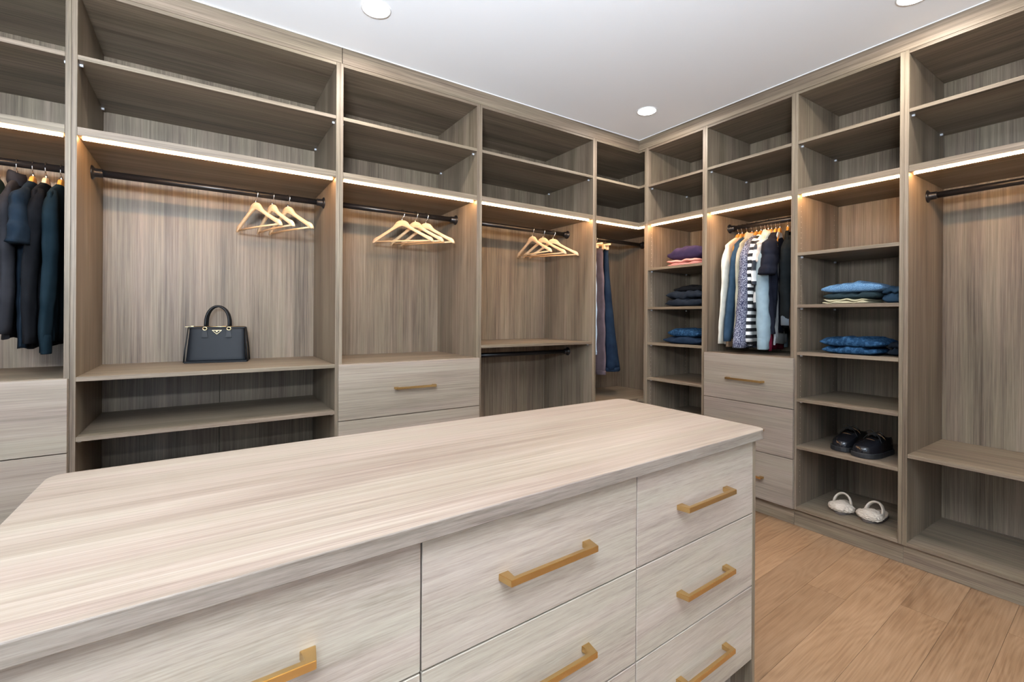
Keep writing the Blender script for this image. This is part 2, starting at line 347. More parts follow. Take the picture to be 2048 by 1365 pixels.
b1u = Unit('B', 1.990, 2.516, 'shelving_unit', 'narrow oak shelf tower next to the corner with pink and navy folded clothes', 'shelf'); b1u.carcass()
b1u.shelf(1.064, pins=True); b1u.light()
for z in (.394, .083, -.201, -.481, -.763): b1u.shelf(z, pins=True)
b1u.holes(-1.05, .70)
b2u = Unit('B', 1.388, 1.990, 'wardrobe_unit', 'oak wardrobe bay packed with shirts above three drawers'); b2u.carcass()
b2u.shelf(1.064, pins=True); b2u.light(); b2u.rod(.660, .281); b2u.shelf(-.240, name='deck'); b2u.drawers([(-.242, -.547), (-.551, -.847), (-.851, -1.145)], 1.381, 1.976)
b3u = Unit('B', .8625, 1.388, 'shelving_unit', 'oak shelf tower holding light blue knitwear, jeans, black shoes and furry slippers', 'shelf'); b3u.carcass()
b3u.shelf(1.064, pins=True); b3u.light()
for z in (.394, .083, -.201, -.481, -.763): b3u.shelf(z, pins=True)
b3u.holes(-1.05, .70)
b4u = Unit('B', -.04, .8625, 'wardrobe_unit', 'empty oak wardrobe bay at the right edge with a low bench shelf'); b4u.carcass()
b4u.shelf(1.064, pins=True); b4u.light(); b4u.rod(.660, .281); b4u.shelf(-.684, name='bench_shelf')
# crown boards up to the ceiling
def trim(name, x0, x1, y0, y1, z0, z1, m): return struct(box(name, x0, x1, y0, y1, z0+H, z1+H, m))
trim('trim_1', -1.46, .6095, YA-.0005, YA+.018, 1.3625, 1.4485, WX); trim('trim_2', .6125, XB, YA-.0005, YA+.018, 1.3625, 1.4485, WX)
trim('trim_3', XB-.0005, XB+.018, -.04, YA-.0006, 1.3625, 1.4485, WY)
CAULK = plain('white_caulk', (.82, .82, .82), .6)
trim('trim_4', -1.46, XB-.005, YA-.006, YA-.001, 1.4455, 1.4499, CAULK); trim('trim_5', XB-.006, XB-.001, -.04, YA-.0065, 1.4455, 1.4499, CAULK)
# fillers closing the corner above the units
struct(box('baseboard_back', X0, X1, Y0, Y0+.015, 0, .12, FRM))

# ------------------------------------------------------------------ island
isl = empty('island', (.59, 1.05, 0), 'long oak dresser island with rounded pale top and brass bar handles, in the foreground', 'island')
OX, OY = .59, 1.05
def fy(x): return .695+.04*x
ZT = H-.34
def quadtop(z0, z1, grow=0.0):
    c = [(-.276, fy(-.276)), (1.444, fy(1.444)), (1.456, 1.370), (-.272, 1.350)]; rad = .035; P = []
    n = len(c)
    for i in range(n):
        p = Vector(c[i]); a = (Vector(c[i-1])-p).normalized(); b = (Vector(c[(i+1) % n])-p).normalized()
        s0, s1 = p+a*rad, p+b*rad
        for k in range(7):
            t = k/6; P.append(((1-t)**2*s0+2*t*(1-t)*p+t*t*s1))
    return [(p.x-OX, p.y-OY) for p in P]
bm = bmesh.new(); prism(bm, quadtop(0, 0), ZT-.0295, ZT)
top = ob('worktop', bm, TOPW, isl); bv = top.modifiers.new('edge', 'BEVEL'); bv.width = .002; bv.segments = 2; bv.limit_method = 'ANGLE'
CAVITYW = WZ
def slab(name, x0, x1, off0, off1, z0, z1, mat, parent=isl, bevel=.0012):
    bm = bmesh.new(); prism(bm, [(x0-OX, fy(x0)+off0-OY), (x1-OX, fy(x1)+off0-OY), (x1-OX, fy(x1)+off1-OY), (x0-OX, fy(x0)+off1-OY)], z0+H, z1+H)
    return ob(name, bm, mat, parent, bevel=bevel)
ZB0 = -.3697
bm = bmesh.new(); prism(bm, [(-.225-OX, fy(-.225)+.038-OY), (1.393-OX, fy(1.393)+.038-OY), (1.393-OX, 1.33-OY), (-.225-OX, 1.315-OY)], -1.04+H, ZB0+H); ob('carcass', bm, WZ, isl)
for (p, q) in ((1.3935, 1.411), (-.243, -.2255)):
    bm = bmesh.new(); prism(bm, [(p-OX, fy(p)+.018-OY), (q-OX, fy(q)+.018-OY), (q-OX, 1.335-OY), (p-OX, 1.335-OY)], -1.25+H, ZB0+H); ob('end_panel', bm, WZ, isl, bevel=.0008)
slab('plinth', -.225, 1.393, .085, .10, -1.249, -1.041, wood('oak_laminate_plinth', 0, (.12, .10, .085), (.20, .17, .14), (.27, .23, .20)))
cols = [(-.2235, .3015), (.3045, .8515), (.8545, 1.3925)]; rows = [(-.371, -.5935), (-.5965, -.8145), (-.8175, -1.040)]
aI = math.atan(.04)
for ci, (p, q) in enumerate(cols):
    for (zt, zb) in rows:
        d = slab('drawer', p, q, .018, .0365, zb, zt, ISD)
        h = bpy.data.objects.new('handle', HANDLE); COL.objects.link(h); h.parent = d
        c = (p+q)/2; c = {0: .018, 1: .577, 2: 1.128}[ci]
        h.location = (c-OX, fy(c)+.018-OY, (zt+zb)/2+.0-.004+H); h.rotation_euler = (0, 0, aI); h.scale = (.93, 1, 1)
# drawers on the side facing the wardrobes are plain panels
bm = bmesh.new(); prism(bm, [(-.225-OX, 1.3155-OY), (1.393-OX, 1.3305-OY), (1.393-OX, 1.342-OY), (-.225-OX, 1.328-OY)], -1.25+H, ZB0+H); ob('rear_panel', bm, WX, isl, bevel=.0008)

# ------------------------------------------------------------------ recessed ceiling lights
def downlight(x, y, label):
    e = empty('recessed_light', (x, y, CZ), label, 'ceiling light', 'recessed lights in the ceiling')
    bm = bmesh.new(); n = 32
    prof = [(.0608, -.001), (.061, -.004), (.066, -.005), (.069, -.002), (.069, 0.0)]
    rings = [[(r*math.cos(2*PI*k/n), r*math.sin(2*PI*k/n), z) for k in range(n)] for r, z in prof]
    loft(bm, rings, cap=False); ob('trim_ring', bm, POTR, e, True)
    bm = bmesh.new(); tube(bm, [(0, 0, -.0002), (0, 0, -.0035)], .0605, n); ob('lens', bm, POTM, e)
    l = bpy.data.lights.new('downlight_lamp', 'AREA'); l.shape = 'DISK'; l.size = .10; l.energy = POT_W; l.color = (1.0, .93, .85)
    o = bpy.data.objects.new('downlight_lamp', l); COL.objects.link(o); o.parent = e; o.location = (0, 0, -.012)
downlight(.666, 2.18, 'round recessed ceiling light near the top edge, left of centre'); downlight(2.578, 2.19, 'round recessed ceiling light nearest the corner of the cabinets')
downlight(2.64, .735, 'round recessed ceiling light cut by the top edge of the picture, at right')

# ------------------------------------------------------------------ hangers
def hanger_mesh():
    # wooden body in the (s, z) plane, 12 mm thick, slightly bowed
    up = [(0, -.047), (.018, -.049), (.034, -.056), (.046, -.070), (.060, -.087), (.085, -.103), (.120, -.122), (.150, -.138), (.172, -.149), (.185, -.152), (.198, -.161), (.206, -.173), (.210, -.188)]
    lo = [(.200, -.190), (.190, -.184), (.160, -.166), (.120, -.144), (.080, -.121), (.045, -.102), (.020, -.090), (0, -.084)]
    right = up+lo; pts = right+[(-s, z) for s, z in reversed(right[1:-1])]
    bm = bmesh.new()
    def X(p): s, z, t = p; return (t + .10*s*s*4, s, z)
    n = len(up); m = len(lo)
    # strips between upper and lower outlines
    U_ = [(-s, z) for s, z in reversed(up[1:])]+up; L_ = [(-s, z) for s, z in lo[:-1]]+lo[::-1]
    def resample(P, N):
        d = [0]
        for a, b in zip(P, P[1:]): d.append(d[-1]+math.dist(a, b))
        out = []
        for i in range(N):
            t = d[-1]*i/(N-1); j = max(k for k in range(len(d)) if d[k] <= t+1e-9); j = min(j, len(P)-2)
            f = (t-d[j])/(d[j+1]-d[j]); out.append((P[j][0]+f*(P[j+1][0]-P[j][0]), P[j][1]+f*(P[j+1][1]-P[j][1])))
        return out
    A, B = resample(U_, 41), resample(L_, 41)
    rings = []
    for (a, b) in zip(A, B):
        r = []
        for (s, z, t) in ((a[0], a[1], -.004), (a[0], a[1], .004), (a[0], a[1]-.002, .0065), (b[0], b[1]+.002, .0065), (b[0], b[1], .004), (b[0], b[1], -.004), (b[0], b[1]+.002, -.0065), (a[0], a[1]-.002, -.0065)):
            r.append((t+.35*s*s, s, z))
        rings.append(r)
    loft(bm, rings)
    return bm
def hook_bm():
    bm = bmesh.new(); P = [(0, 0, -.050), (0, 0, -.033)]
    P += [(0, -.006, -.029), (0, -.014, -.021)]
    c = (0, 0, 0); r = .0200
    for k in range(13):
        a = math.radians(215-k*19); P.append((0, r*math.cos(a), r*math.sin(a)))
    # stem leans into the curl that goes over the rod
    tube(bm, P, .0022, 6); tube(bm, [(0, 0, -.052), (0, 0, -.034)], .0036, 8); return bm
def make_hanger(label, group, mat=HW, bar=True, cat='hanger', name='clothes_hanger'):
    e = empty(name, (0, 0, 0), label, cat, group)
    ob('arms', hanger_mesh(), mat, e, True)
    if bar:
        bm = bmesh.new(); tube(bm, [(.35*.2*.2, -.2, -.180), (0.003, 0, -.181), (.35*.2*.2, .2, -.180)], .005, 10); ob('trouser_bar', bm, mat, e, True)
    ob('hook', hook_bm(), CHROME, e, True)
    return e
ordn = ['left', 'middle', 'right']
h0 = None
for bay, zz, lst in (('in the bay above the black handbag', .664, ((.229, -26), (.31, -19), (.389, -24))),
                     ('in the bay above the brass-handled drawers', .667, ((1.06, -47), (1.15, -33), (1.224, -35))),
                     ('in the bay left of the corner, above the double rods', .668, ((2.101, -3), (2.203, -16), (2.305, -30)))):
    for i, (x, a) in enumerate(lst):
        lab = '%s empty beech hanger %s' % (ordn[i], bay); loc = (x, 2.893, zz+H); rz = -math.radians(a)
        rz = math.radians(a)*-1
        if h0 is None: h0 = make_hanger(lab, 'empty beech hangers'); h0.location = loc; h0.rotation_euler = (0, 0, rz)
        else: copytree(h0, loc, rz, lab)

# ------------------------------------------------------------------ garments on hangers
def body_bm(hw, length, thick, seed, sh=.20, neck=.055, drop=.055, front_open=False, hem=None):
    rr = random.Random(seed); ph = [rr.uniform(0, 6.28) for _ in range(6)]; N = 40; rings = []; hem = hem or hw
    zs = [(-.080, neck*.9, .75), (-.084, neck, .85), (-.092, neck+.018, .8)]
    for k in range(1, 6):
        t = k/5; zs.append((-.092-drop*t**1.15, neck+.018+(sh-neck-.018)*t, .8+.2*t))
    zt = zs[-1][0]
    for k in range(1, 15):
        t = k/14; zs.append((zt-(length+zt)*t, sh+(hem-sh)*t+.008*math.sin(5*t+ph[0]), 1.0))
    for (z, wv, tv) in zs:
        dep = max(0, min(1, (-z-.12)/.3)); ring = []
        for k in range(N):
            a = 2*PI*k/N; c, s = math.cos(a), math.sin(a)
            y = wv*math.copysign(abs(c)**.75, c); x = thick/2*tv*math.copysign(abs(s)**.8, s)
            x += dep*thick*(.16*math.sin(7*a+ph[1]+z*3)+.14*math.sin(11*a+ph[2]-z*5)) + .35*min(abs(y), .21)**2
            y += dep*.006*math.sin(9*z*6+ph[3])
            ring.append((x, y, z+dep*.006*math.sin(3*a+ph[4])))
        rings.append(ring)
    bm = bmesh.new(); loft(bm, rings); return bm
def sleeve_bm(side, sh, z0, length, r0, r1, rt, flare, seed, cuff=0):
    rr = random.Random(seed); ph = [rr.uniform(0, 6.28) for _ in range(4)]; N = 20; rings = []; K = 18
    for k in range(K+1):
        t = k/K; z = z0-length*t+(.012 if k == 0 else 0)
        cy = side*(sh-.010-(.050, .022, .006, 0)[min(k, 3)]+flare*t)
        r = (r0+(r1-r0)*t)*(.35, .72, .92, 1)[min(k, 3)]
        if cuff and t > 1-cuff: r *= .80
        r *= 1+.05*math.sin(t*23+ph[0])+.03*math.sin(t*41+ph[1])
        ring = []
        for j in range(N):
            a = 2*PI*j/N; q = 1+.06*math.sin(3*a+ph[2]+t*4)+.04*math.sin(5*a+ph[3]-t*6)
            ring.append((rt/r0*r*q*math.sin(a)+.35*.2*.2+.006*math.sin(t*5+ph[1]), cy+r*q*math.cos(a)*1.0, z+.0*math.cos(a)))
        rings.append(ring)
    bm = bmesh.new(); loft(bm, rings); return bm
def garment(name, label, cat, loc, rz, mat, length=.72, hw=.215, thick=.035, sh=.195, sleeve='long', slen=.60, r0=.062, r1=.042, rt=.026, flare=.05, seed=1, collar=None, cmat=None, hmat=HAMB, group=None, cuffmat=None, hem=None, sides=(-1, 1), tex=None, hanger=True, hlabel=None, neck=.055):
    e = empty(name, loc, label, cat, group, rz)
    ob('body', body_bm(hw, length, thick, seed, sh=sh, hem=hem, neck=neck), mat, e, True)
    if sleeve:
        L_ = slen if sleeve == 'long' else .24
        for sd in sides:
            ra, rb, fl_ = (r0, r1, flare) if sleeve == 'long' else (.074, .082, .085)
            s = ob('sleeve', sleeve_bm(sd, sh, -.140, L_, ra, rb, rt, fl_, seed*7+sd, cuff=.10 if cuffmat else 0), mat, e, True)
            if cuffmat:
                zc = -.140-L_; cy = sd*(sh-.010+fl_)
                bm = bmesh.new(); N = 16
                loft(bm, [[(rt/ra*rb*.86*k_*math.sin(2*PI*j/N)+.014, cy+rb*.86*k_*math.cos(2*PI*j/N), z) for j in range(N)] for k_, z in ((1.0, zc+.075), (1.06, zc+.06), (1.04, zc+.0), (.98, zc-.006))])
                ob('cuff', bm, cuffmat, s, True)
    if collar:
        bm = bmesh.new(); N = 24; cm = cmat or mat
        if collar == 'roll': prof = [(.056, -.100), (.064, -.085), (.062, -.058), (.054, -.045), (.044, -.047), (.040, -.07)]
        else: prof = [(.050, -.055), (.060, -.058), (.086, -.098), (.080, -.104), (.058, -.08)]
        rings = [[(r*.48*math.sin(2*PI*k/N)*(1.0), r*math.cos(2*PI*k/N), z+.006*math.sin(4*PI*k/N)) for k in range(N)] for r, z in prof]
        loft(bm, rings, cap=False); ob('collar', bm, cm, e, True)
    if hanger:
        h = make_hanger(hlabel or ('hanger holding the '+label)[:90], group+' hangers' if group else None, hmat, bar=False)
        h.location = loc; h.rotation_euler = (0, 0, rz); h.scale = (1, .72, 1)
    return e
C = {k: cloth('cloth_'+k, v) for k, v in dict(
    black=(.005, .0055, .007), charcoal=(.016, .016, .019), navyknit=(.007, .013, .021), tealblack=(.005, .012, .017), green=(.010, .045, .026),
    cream=(.62, .60, .52), tan=(.42, .30, .20), navy=(.022, .045, .075), sage=(.30, .28, .21), bluegrey=(.20, .27, .31), ruffle=(.60, .50, .42),
    ink=(.010, .011, .018), burgundy=(.12, .008, .022), palegrey=(.42, .44, .45), puffer=(.007, .009, .010), umber=(.035, .024, .018), slate=(.09, .11, .13),
    mauve=(.10, .075, .085), paleblue=(.42, .55, .68), pink=(.62, .26, .22), eggplant=(.030, .020, .048), khaki=(.34, .31, .21), bottle=(.016, .028, .034)).items()}
SPECK = cloth('cloth_navy_speckle', (.020, .024, .062), second=(.36, .38, .46), fleck=240, strength=.1)
STRIPE = striped('cloth_bold_stripes', (.82, .82, .80), (.012, .013, .016), 22, .48)
BLOCK = striped('cloth_colour_blocks', (.80, .80, .78), (.03, .035, .045), 7.2, .5)
RIB = striped('cloth_green_rib', (.010, .050, .028), (.005, .018, .011), 60, .5, 'Y')
DENIM = cloth('denim_mid_blue', (.012, .038, .085), second=(.026, .072, .145), fleck=60); DENIMD = cloth('denim_dark', (.010, .018, .036), second=(.016, .030, .055)); DENIML = cloth('knit_light_blue', (.07, .15, .27), second=(.15, .27, .41), fleck=260)
DENIMB = cloth('denim_black', (.010, .013, .019), second=(.02, .026, .036))
RA = .659+H
gA = 'dark clothes on the left rod'
garment('ribbed_top', 'dark green ribbed top hanging at the very left edge', 'shirt', (-.752, 2.893, RA), math.radians(4), RIB, length=.62, seed=3, collar=None, slen=.5, hlabel='pale hanger under the dark green ribbed top at the left edge', hmat=HW, group=gA, neck=.075)
garment('turtleneck_sweater', 'charcoal turtleneck sweater hanging beside the green top', 'sweater', (-.690, 2.893, RA), math.radians(2), C['charcoal'], length=.76, seed=4, collar='roll', slen=.60, group=gA, hlabel='hanger inside the charcoal turtleneck sweater')
garment('knit_cardigan', 'blue-black short-sleeved knit top, second from the charcoal turtleneck', 'sweater', (-.640, 2.893, RA), math.radians(0), C['navyknit'], length=.80, seed=5, sleeve='short', group=gA, hlabel='amber hanger with the blue-black short-sleeved knit', flare=.02)
garment('black_jacket', 'plain black long-sleeved jacket on the pale pinkish hanger', 'jacket', (-.598, 2.893, RA), math.radians(-3), C['black'], length=.80, seed=6, slen=.64, group=gA, hmat=HW, hlabel='pale beech hanger holding the plain black jacket')
garment('knit_sweater', 'black ribbed sweater with bluish sleeve, nearest the wardrobe divider', 'sweater', (-.548, 2.893, RA), math.radians(-4), C['tealblack'], length=.78, seed=8, slen=.68, r0=.055, r1=.038, flare=.035, group=gA, cuffmat=C['tealblack'], hlabel='amber hanger nearest the divider on the left rod')
# right bay: shoulders run along x, front towards -x
RB = .660+H
def gB(name, label, cat, y, ydeg, mat, **k):
    hl = k.pop('hl')
    return garment(name, label, cat, (3.243, y, RB), -PI/2+math.radians(ydeg), mat, group='clothes on the right rod', hlabel=hl, **{**dict(sh=.180, hw=.20), **k})
# in the local frame of these, the camera side (front) is -y local -> world -x
gB('long_sleeve_shirt', 'cream long-sleeved shirt, leftmost on the right-hand rod', 'shirt', 1.905, 0, C['cream'], length=.84, seed=11, slen=.70, flare=.055, r0=.05, r1=.030, rt=.022, hl='hanger with the cream shirt, leftmost on the right-hand rod')
gB('tan_top', 'tan top hidden between the cream shirt and the navy one', 'shirt', 1.878, 0, C['tan'], length=.86, seed=12, sleeve=None, thick=.022, hl='amber hanger of the tan top')
gB('long_sleeve_shirt', 'navy blue long-sleeved shirt beside the cream one', 'shirt', 1.842, 2, C['navy'], length=.80, seed=13, slen=.68, flare=.10, r0=.052, r1=.040, rt=.026, hl='amber hanger of the navy long-sleeved shirt')
gB('long_sleeve_shirt', 'sage beige shirt between the navy shirt and the speckled blouse', 'shirt', 1.806, 2, C['sage'], length=.84, seed=14, slen=.70, flare=.05, r0=.05, r1=.036, rt=.022, collar='fold', hl='hanger of the sage beige shirt')
gB('speckled_blouse', 'navy blouse with dense white speckles', 'blouse', 1.772, 3, SPECK, length=.86, seed=15, slen=.72, flare=.075, r0=.052, r1=.056, rt=.034, hl='hanger of the white-speckled navy blouse')
gB('striped_knit', 'black and white horizontally striped knit', 'sweater', 1.740, 5, STRIPE, length=.84, seed=16, slen=.68, flare=.035, r0=.05, r1=.034, rt=.024, hl='hanger of the black and white striped knit')
gB('colour_block_top', 'top in white and dark blocks between the stripes and the grey-blue sweatshirt', 'shirt', 1.712, 8, BLOCK, length=.60, seed=17, slen=.30, flare=.02, r0=.05, r1=.05, rt=.02, hl='hanger of the black and white block top')
gB('ruffled_blouse', 'pale cream ruffle-collared blouse tucked behind the black tee', 'blouse', 1.690, 9, C['ruffle'], length=.60, seed=18, slen=.15, sleeve='long', flare=.0, r0=.055, r1=.05, rt=.03, collar='fold', hl='hanger of the cream ruffled blouse')
gB('sweatshirt', 'grey-blue sweatshirt with a wide sleeve and ribbed cuff', 'sweater', 1.668, 10, C['bluegrey'], length=.80, seed=19, slen=.72, flare=.03, r0=.060, r1=.050, rt=.044, cuffmat=C['bluegrey'], hl='hanger of the grey-blue sweatshirt')
gB('short_sleeve_shirt', 'inky black short-sleeved shirt with a cuffed sleeve, over the grey-blue sweatshirt', 'shirt', 1.640, 13, C['ink'], length=.76, seed=20, sleeve='short', thick=.075, rt=.045, hl='amber hanger of the inky short-sleeved shirt')
gB('burgundy_top', 'burgundy top showing only its hem beside the sweatshirt cuff', 'shirt', 1.640, 13, C['burgundy'], length=.87, seed=21, sleeve=None, thick=.028, sh=.11, hem=.18, hanger=False, hl='hanger of the burgundy top')
gB('pale_grey_top', 'pale grey top showing only its hem right of the burgundy one', 'shirt', 1.614, 14, C['palegrey'], length=.83, seed=22, sleeve=None, thick=.018, sh=.11, hem=.165, hl='hanger of the pale grey top')
gB('puffer_jacket', 'black quilted jacket with grey cuffs near the end of the right-hand rod', 'jacket', 1.562, 22, C['puffer'], length=.72, seed=23, slen=.56, flare=.0, r0=.062, r1=.060, rt=.045, cuffmat=C['slate'], hl='hanger of the black quilted jacket')
gB('brown_jacket', 'dark brown collared jacket partly hidden by the shelf divider', 'jacket', 1.515, 22, C['umber'], length=.86, seed=24, slen=.60, flare=.02, r0=.06, r1=.05, rt=.035, collar='fold', hl='hanger of the dark brown jacket')

# trousers in the corner
def trousers(name, label, loc, rz, mat, wt, wb, length, thick, seed, hlabel, spread=.0):
    e = empty(name, loc, label, 'trousers', None, rz); rr = random.Random(seed); ph = [rr.uniform(0, 6) for _ in range(4)]
    N = 32; rings = []; K = 22
    for k in range(K+1):
        t = k/K; wv = wt+(wb-wt)*t**.85; z = -.085-length*t; sway = .02*t*t; ring = []
        th_ = thick*(.7+.5*t)
        for j in range(N):
            a = 2*PI*j/N; c, s = math.cos(a), math.sin(a)
            ring.append(((th_+spread*.5*t**1.5)*math.copysign(abs(s)**.8, s)*(1+.15*math.sin(5*a+ph[0]+t*3))+spread*.6*t**1.5, wv*math.copysign(abs(c)**.7, c)+sway+.004*math.sin(30*t+ph[1]), z+.012*t*math.sin(2*a+ph[2])))
        rings.append(ring)
    bm = bmesh.new(); loft(bm, rings); ob('legs', bm, mat, e, True)
    bm = bmesh.new(); hx = thick*1.22+spread*.5; hc = spread*.6; N = 32
    loft(bm, [[(hc+hx*k_*math.copysign(abs(math.sin(2*PI*j/N))**.8, math.sin(2*PI*j/N))*1.08, .02+wb*1.02*k_*math.copysign(abs(math.cos(2*PI*j/N))**.7, math.cos(2*PI*j/N)), z) for j in range(N)] for k_, z in ((.97, -.085-length+.026), (1.0, -.085-length+.022), (1.0, -.085-length-.006), (.96, -.085-length-.009))]); ob('hem', bm, mat, e, True)
    h = empty('clamp_hanger', loc, hlabel, 'hanger', None, rz)
    ob('hook', hook_bm(), CHROME, h, True)
    bm = bmesh.new(); tube(bm, [(0, -.17, -.066), (0, -.06, -.062), (0, 0, -.056), (0, .06, -.062), (0, .17, -.066)], [.008, .009, .011, .009, .008], 10); ob('arms', bm, HW, h, True)
    for s in (-1, 1):
        bm = bmesh.new(); addbox(bm, -.013, .013, s*.10-.016, s*.10+.016, -.098, -.058); ob('clip', bm, HW, h, bevel=.003)
RC = .664+H
trousers('pale_blue_trousers', 'pale blue trousers just showing beside the corner divider', (2.68, 2.893, RC), 0, C['paleblue'], .09, .13, .88, .014, 2, 'clip hanger of the pale blue trousers')
trousers('mauve_trousers', 'mauve grey trousers hanging between the divider and the navy jeans', (2.768, 2.893, RC), math.radians(0), C['mauve'], .08, .145, 1.05, .018, 3, 'clip hanger of the mauve grey trousers')
trousers('navy_trousers', 'dark navy trousers hanging full length in the corner', (2.885, 2.893, RC), math.radians(-38), DENIMD, .07, .13, 1.03, .030, 4, 'pale wooden clip hanger of the dark navy trousers', spread=.075)

# ------------------------------------------------------------------ folded clothes
def folded(name, label, cat, x, y0, y1, z, dx, layers, mat, seed, arch=0.0, droop=0.0, group=None, end=.5, zsag=0.0):
    """ a folded piece lying on z: spans y0..y1, x..x+dx, layers = list of thicknesses """
    yc = (y0+y1)/2; w_ = abs(y1-y0); e = (x+dx/2, yc, z+H); rr = random.Random(seed); bm = bmesh.new(); zz = 0
    for li, t in enumerate(layers):
        NX, NY = 14, 22; ph = [rr.uniform(0, 6.3) for _ in range(6)]; rings = []
        ox = rr.uniform(-.006, .006)
        for j in range(NY+1):
            v = -1+2*j/NY; ye = v*w_/2*(1-.02*li); edge = (1-abs(v)**(8 if t < .04 else 4))**.5 if abs(v) < 1 else 0
            edge = max(edge, .25)
            base = zz*(1-.35*droop*max(0, -v)) ; ring = []
            am = arch*(1-v*v)
            for k in range(NX*2):
                a = 2*PI*k/(NX*2); c, s = math.cos(a), math.sin(a)
                xx = dx/2*math.copysign(abs(c)**.35, c)*(.97+.03*edge)+ox; sz = math.copysign(abs(s)**.55, s)
                wob = .0035*math.sin(6*v+ph[0]+c*2)+.0025*math.sin(11*v+ph[1]-c*3)
                if t > .035: wob += .005*math.sin(4*v+ph[2])*c + .004*math.sin(15*v+ph[3]+2*c)
                zc = base+t/2+sz*t/2*edge + (wob if (li or s > 0) else 0) + (am*(.5+.5*sz if li == 0 else 1))*(.6+.4*(1-c*c))
                ring.append((xx, ye, max(zc, .0005)))
            rings.append(ring)
        loft(bm, rings); zz += t*.96
    o = ob(name, bm, mat, None, True); o.location = e; o['label'] = label; o['category'] = cat
    if group: o['group'] = group
    return o, zz
xF = 2.985
_, h = folded('folded_shirt', 'folded pink shirt at the bottom of the top pile beside the corner', 'shirt', xF, 2.035, 2.335, .394, .30, [.024, .022], C['pink'], 1)
folded('folded_sweater', 'folded dark navy-purple sweater on top of the pink shirt', 'sweater', xF+.002, 2.03, 2.335, .394+h, .29, [.075], C['eggplant'], 2, arch=.03)
_, h = folded('folded_jeans', 'bulky folded black jeans on the second shelf beside the corner', 'jeans', xF, 2.03, 2.345, .083, .30, [.055, .060], DENIMB, 3, arch=.008)
folded('folded_trousers', 'black garment lying on the folded black jeans', 'trousers', xF+.03, 2.03, 2.30, .083+h+.003, .27, [.035], C['black'], 4, arch=.015)
_, h = folded('folded_jeans', 'dark folded jeans under blue jeans, third shelf beside the corner', 'jeans', xF, 2.03, 2.36, -.201, .30, [.055], DENIMD, 5)
folded('folded_jeans', 'mid-blue folded jeans with whisker fading, third shelf beside the corner', 'jeans', xF+.01, 2.06, 2.33, -.201+h, .28, [.058], DENIM, 6, arch=.006)
_, h1 = folded('folded_trousers', 'folded khaki trousers at the bottom of the pile under the light blue knit', 'trousers', 3.0, 1.03, 1.25, .083, .26, [.015, .014], C['khaki'], 7)
_, h2 = folded('folded_trousers', 'folded dark bottle-green trousers between khaki trousers and light blue knit', 'trousers', 3.0, .99, 1.25, .083+h1, .27, [.036], C['bottle'], 8)
folded('folded_sweater', 'folded light blue heathered knit on top of the pile', 'sweater', 2.995, .965, 1.258, .083+h1+h2, .28, [.040], DENIML, 9, arch=.022)
folded('folded_sweater', 'dark navy garment slumped at the right of the light blue knit', 'sweater', 3.06, .885, .985, .083, .26, [.05, .035], C['navy'], 10, arch=.01)
_, h = folded('folded_jeans', 'lower pair of blue jeans on the shelf under the light blue knit', 'jeans', 2.995, .985, 1.25, -.201, .28, [.042], DENIM, 11)
folded('folded_jeans', 'upper pair of blue jeans with faded crease, under the light blue knit shelf', 'jeans', 2.995, .965, 1.262, -.201+h, .28, [.052], DENIM, 12, arch=.004)
folded('folded_jeans', 'black folded jeans at the right end of the blue jeans', 'jeans', 3.10, .885, .975, -.201, .25, [.04, .035], DENIMB, 13)

# ------------------------------------------------------------------ handbag
LEATH = plain('black_grained_leather', (.006, .008, .011), .48, spec=.22, bump=(700, .25)); LEATHD = plain('black_leather_trim', (.004, .0045, .006), .45, spec=.25); GOLD = plain('polished_gold', (.86, .62, .28), .22, 1.0); PALEG = plain('pale_gold', (.80, .64, .36), .3, 1.0)
bag = empty('handbag', (.062, 3.075, -.262+H), 'structured black leather handbag with two arched handles and gold fittings', 'handbag', rz=math.radians(-9))
bm = bmesh.new(); rings = []
for k in range(13):
    t = k/12; z = .003+.190*t; hwx = .148-.014*t; hd = .070-.038*t**.8
    ring = []
    for j in range(40):
        a = 2*PI*j/40; c, s = math.cos(a), math.sin(a)
        x = hwx*math.copysign(abs(c)**.22, c); y = hd*math.copysign(abs(s)**.45, s)*(1+.06*math.sin(PI*t))
        if abs(c) > .85: x -= math.copysign(.010*math.sin(PI*t)*(1-abs(s)), c)
        if k == 0: x *= .985; y *= .93
        ring.append((x, y, z))
    rings.append(ring)
loft(bm, rings); body = ob('body', bm, LEATH, bag, True)
for sx in (-1, 1):     # stiff gusset wings at the sides and the base corners
    for sy in (-1, 1):
        bm = bmesh.new(); tube(bm, [(sx*.1475, sy*.066, .004), (sx*.145, sy*.055, .07), (sx*.139, sy*.042, .13), (sx*.134, sy*.032, .192)], [.0042, .0035, .0035, .003], 8); ob('piping', bm, LEATHD, bag, True)
bm = bmesh.new(); addbox(bm, -.150, .150, -.073, .073, 0, .010); ob('base', bm, LEATHD, bag, bevel=.004, segs=2)
bm = bmesh.new(); addbox(bm, -.134, .134, -.0335, -.030, .188, .196); addbox(bm, -.134, .134, .030, .0335, .188, .196); ob('top_rim', bm, LEATHD, bag, bevel=.001)
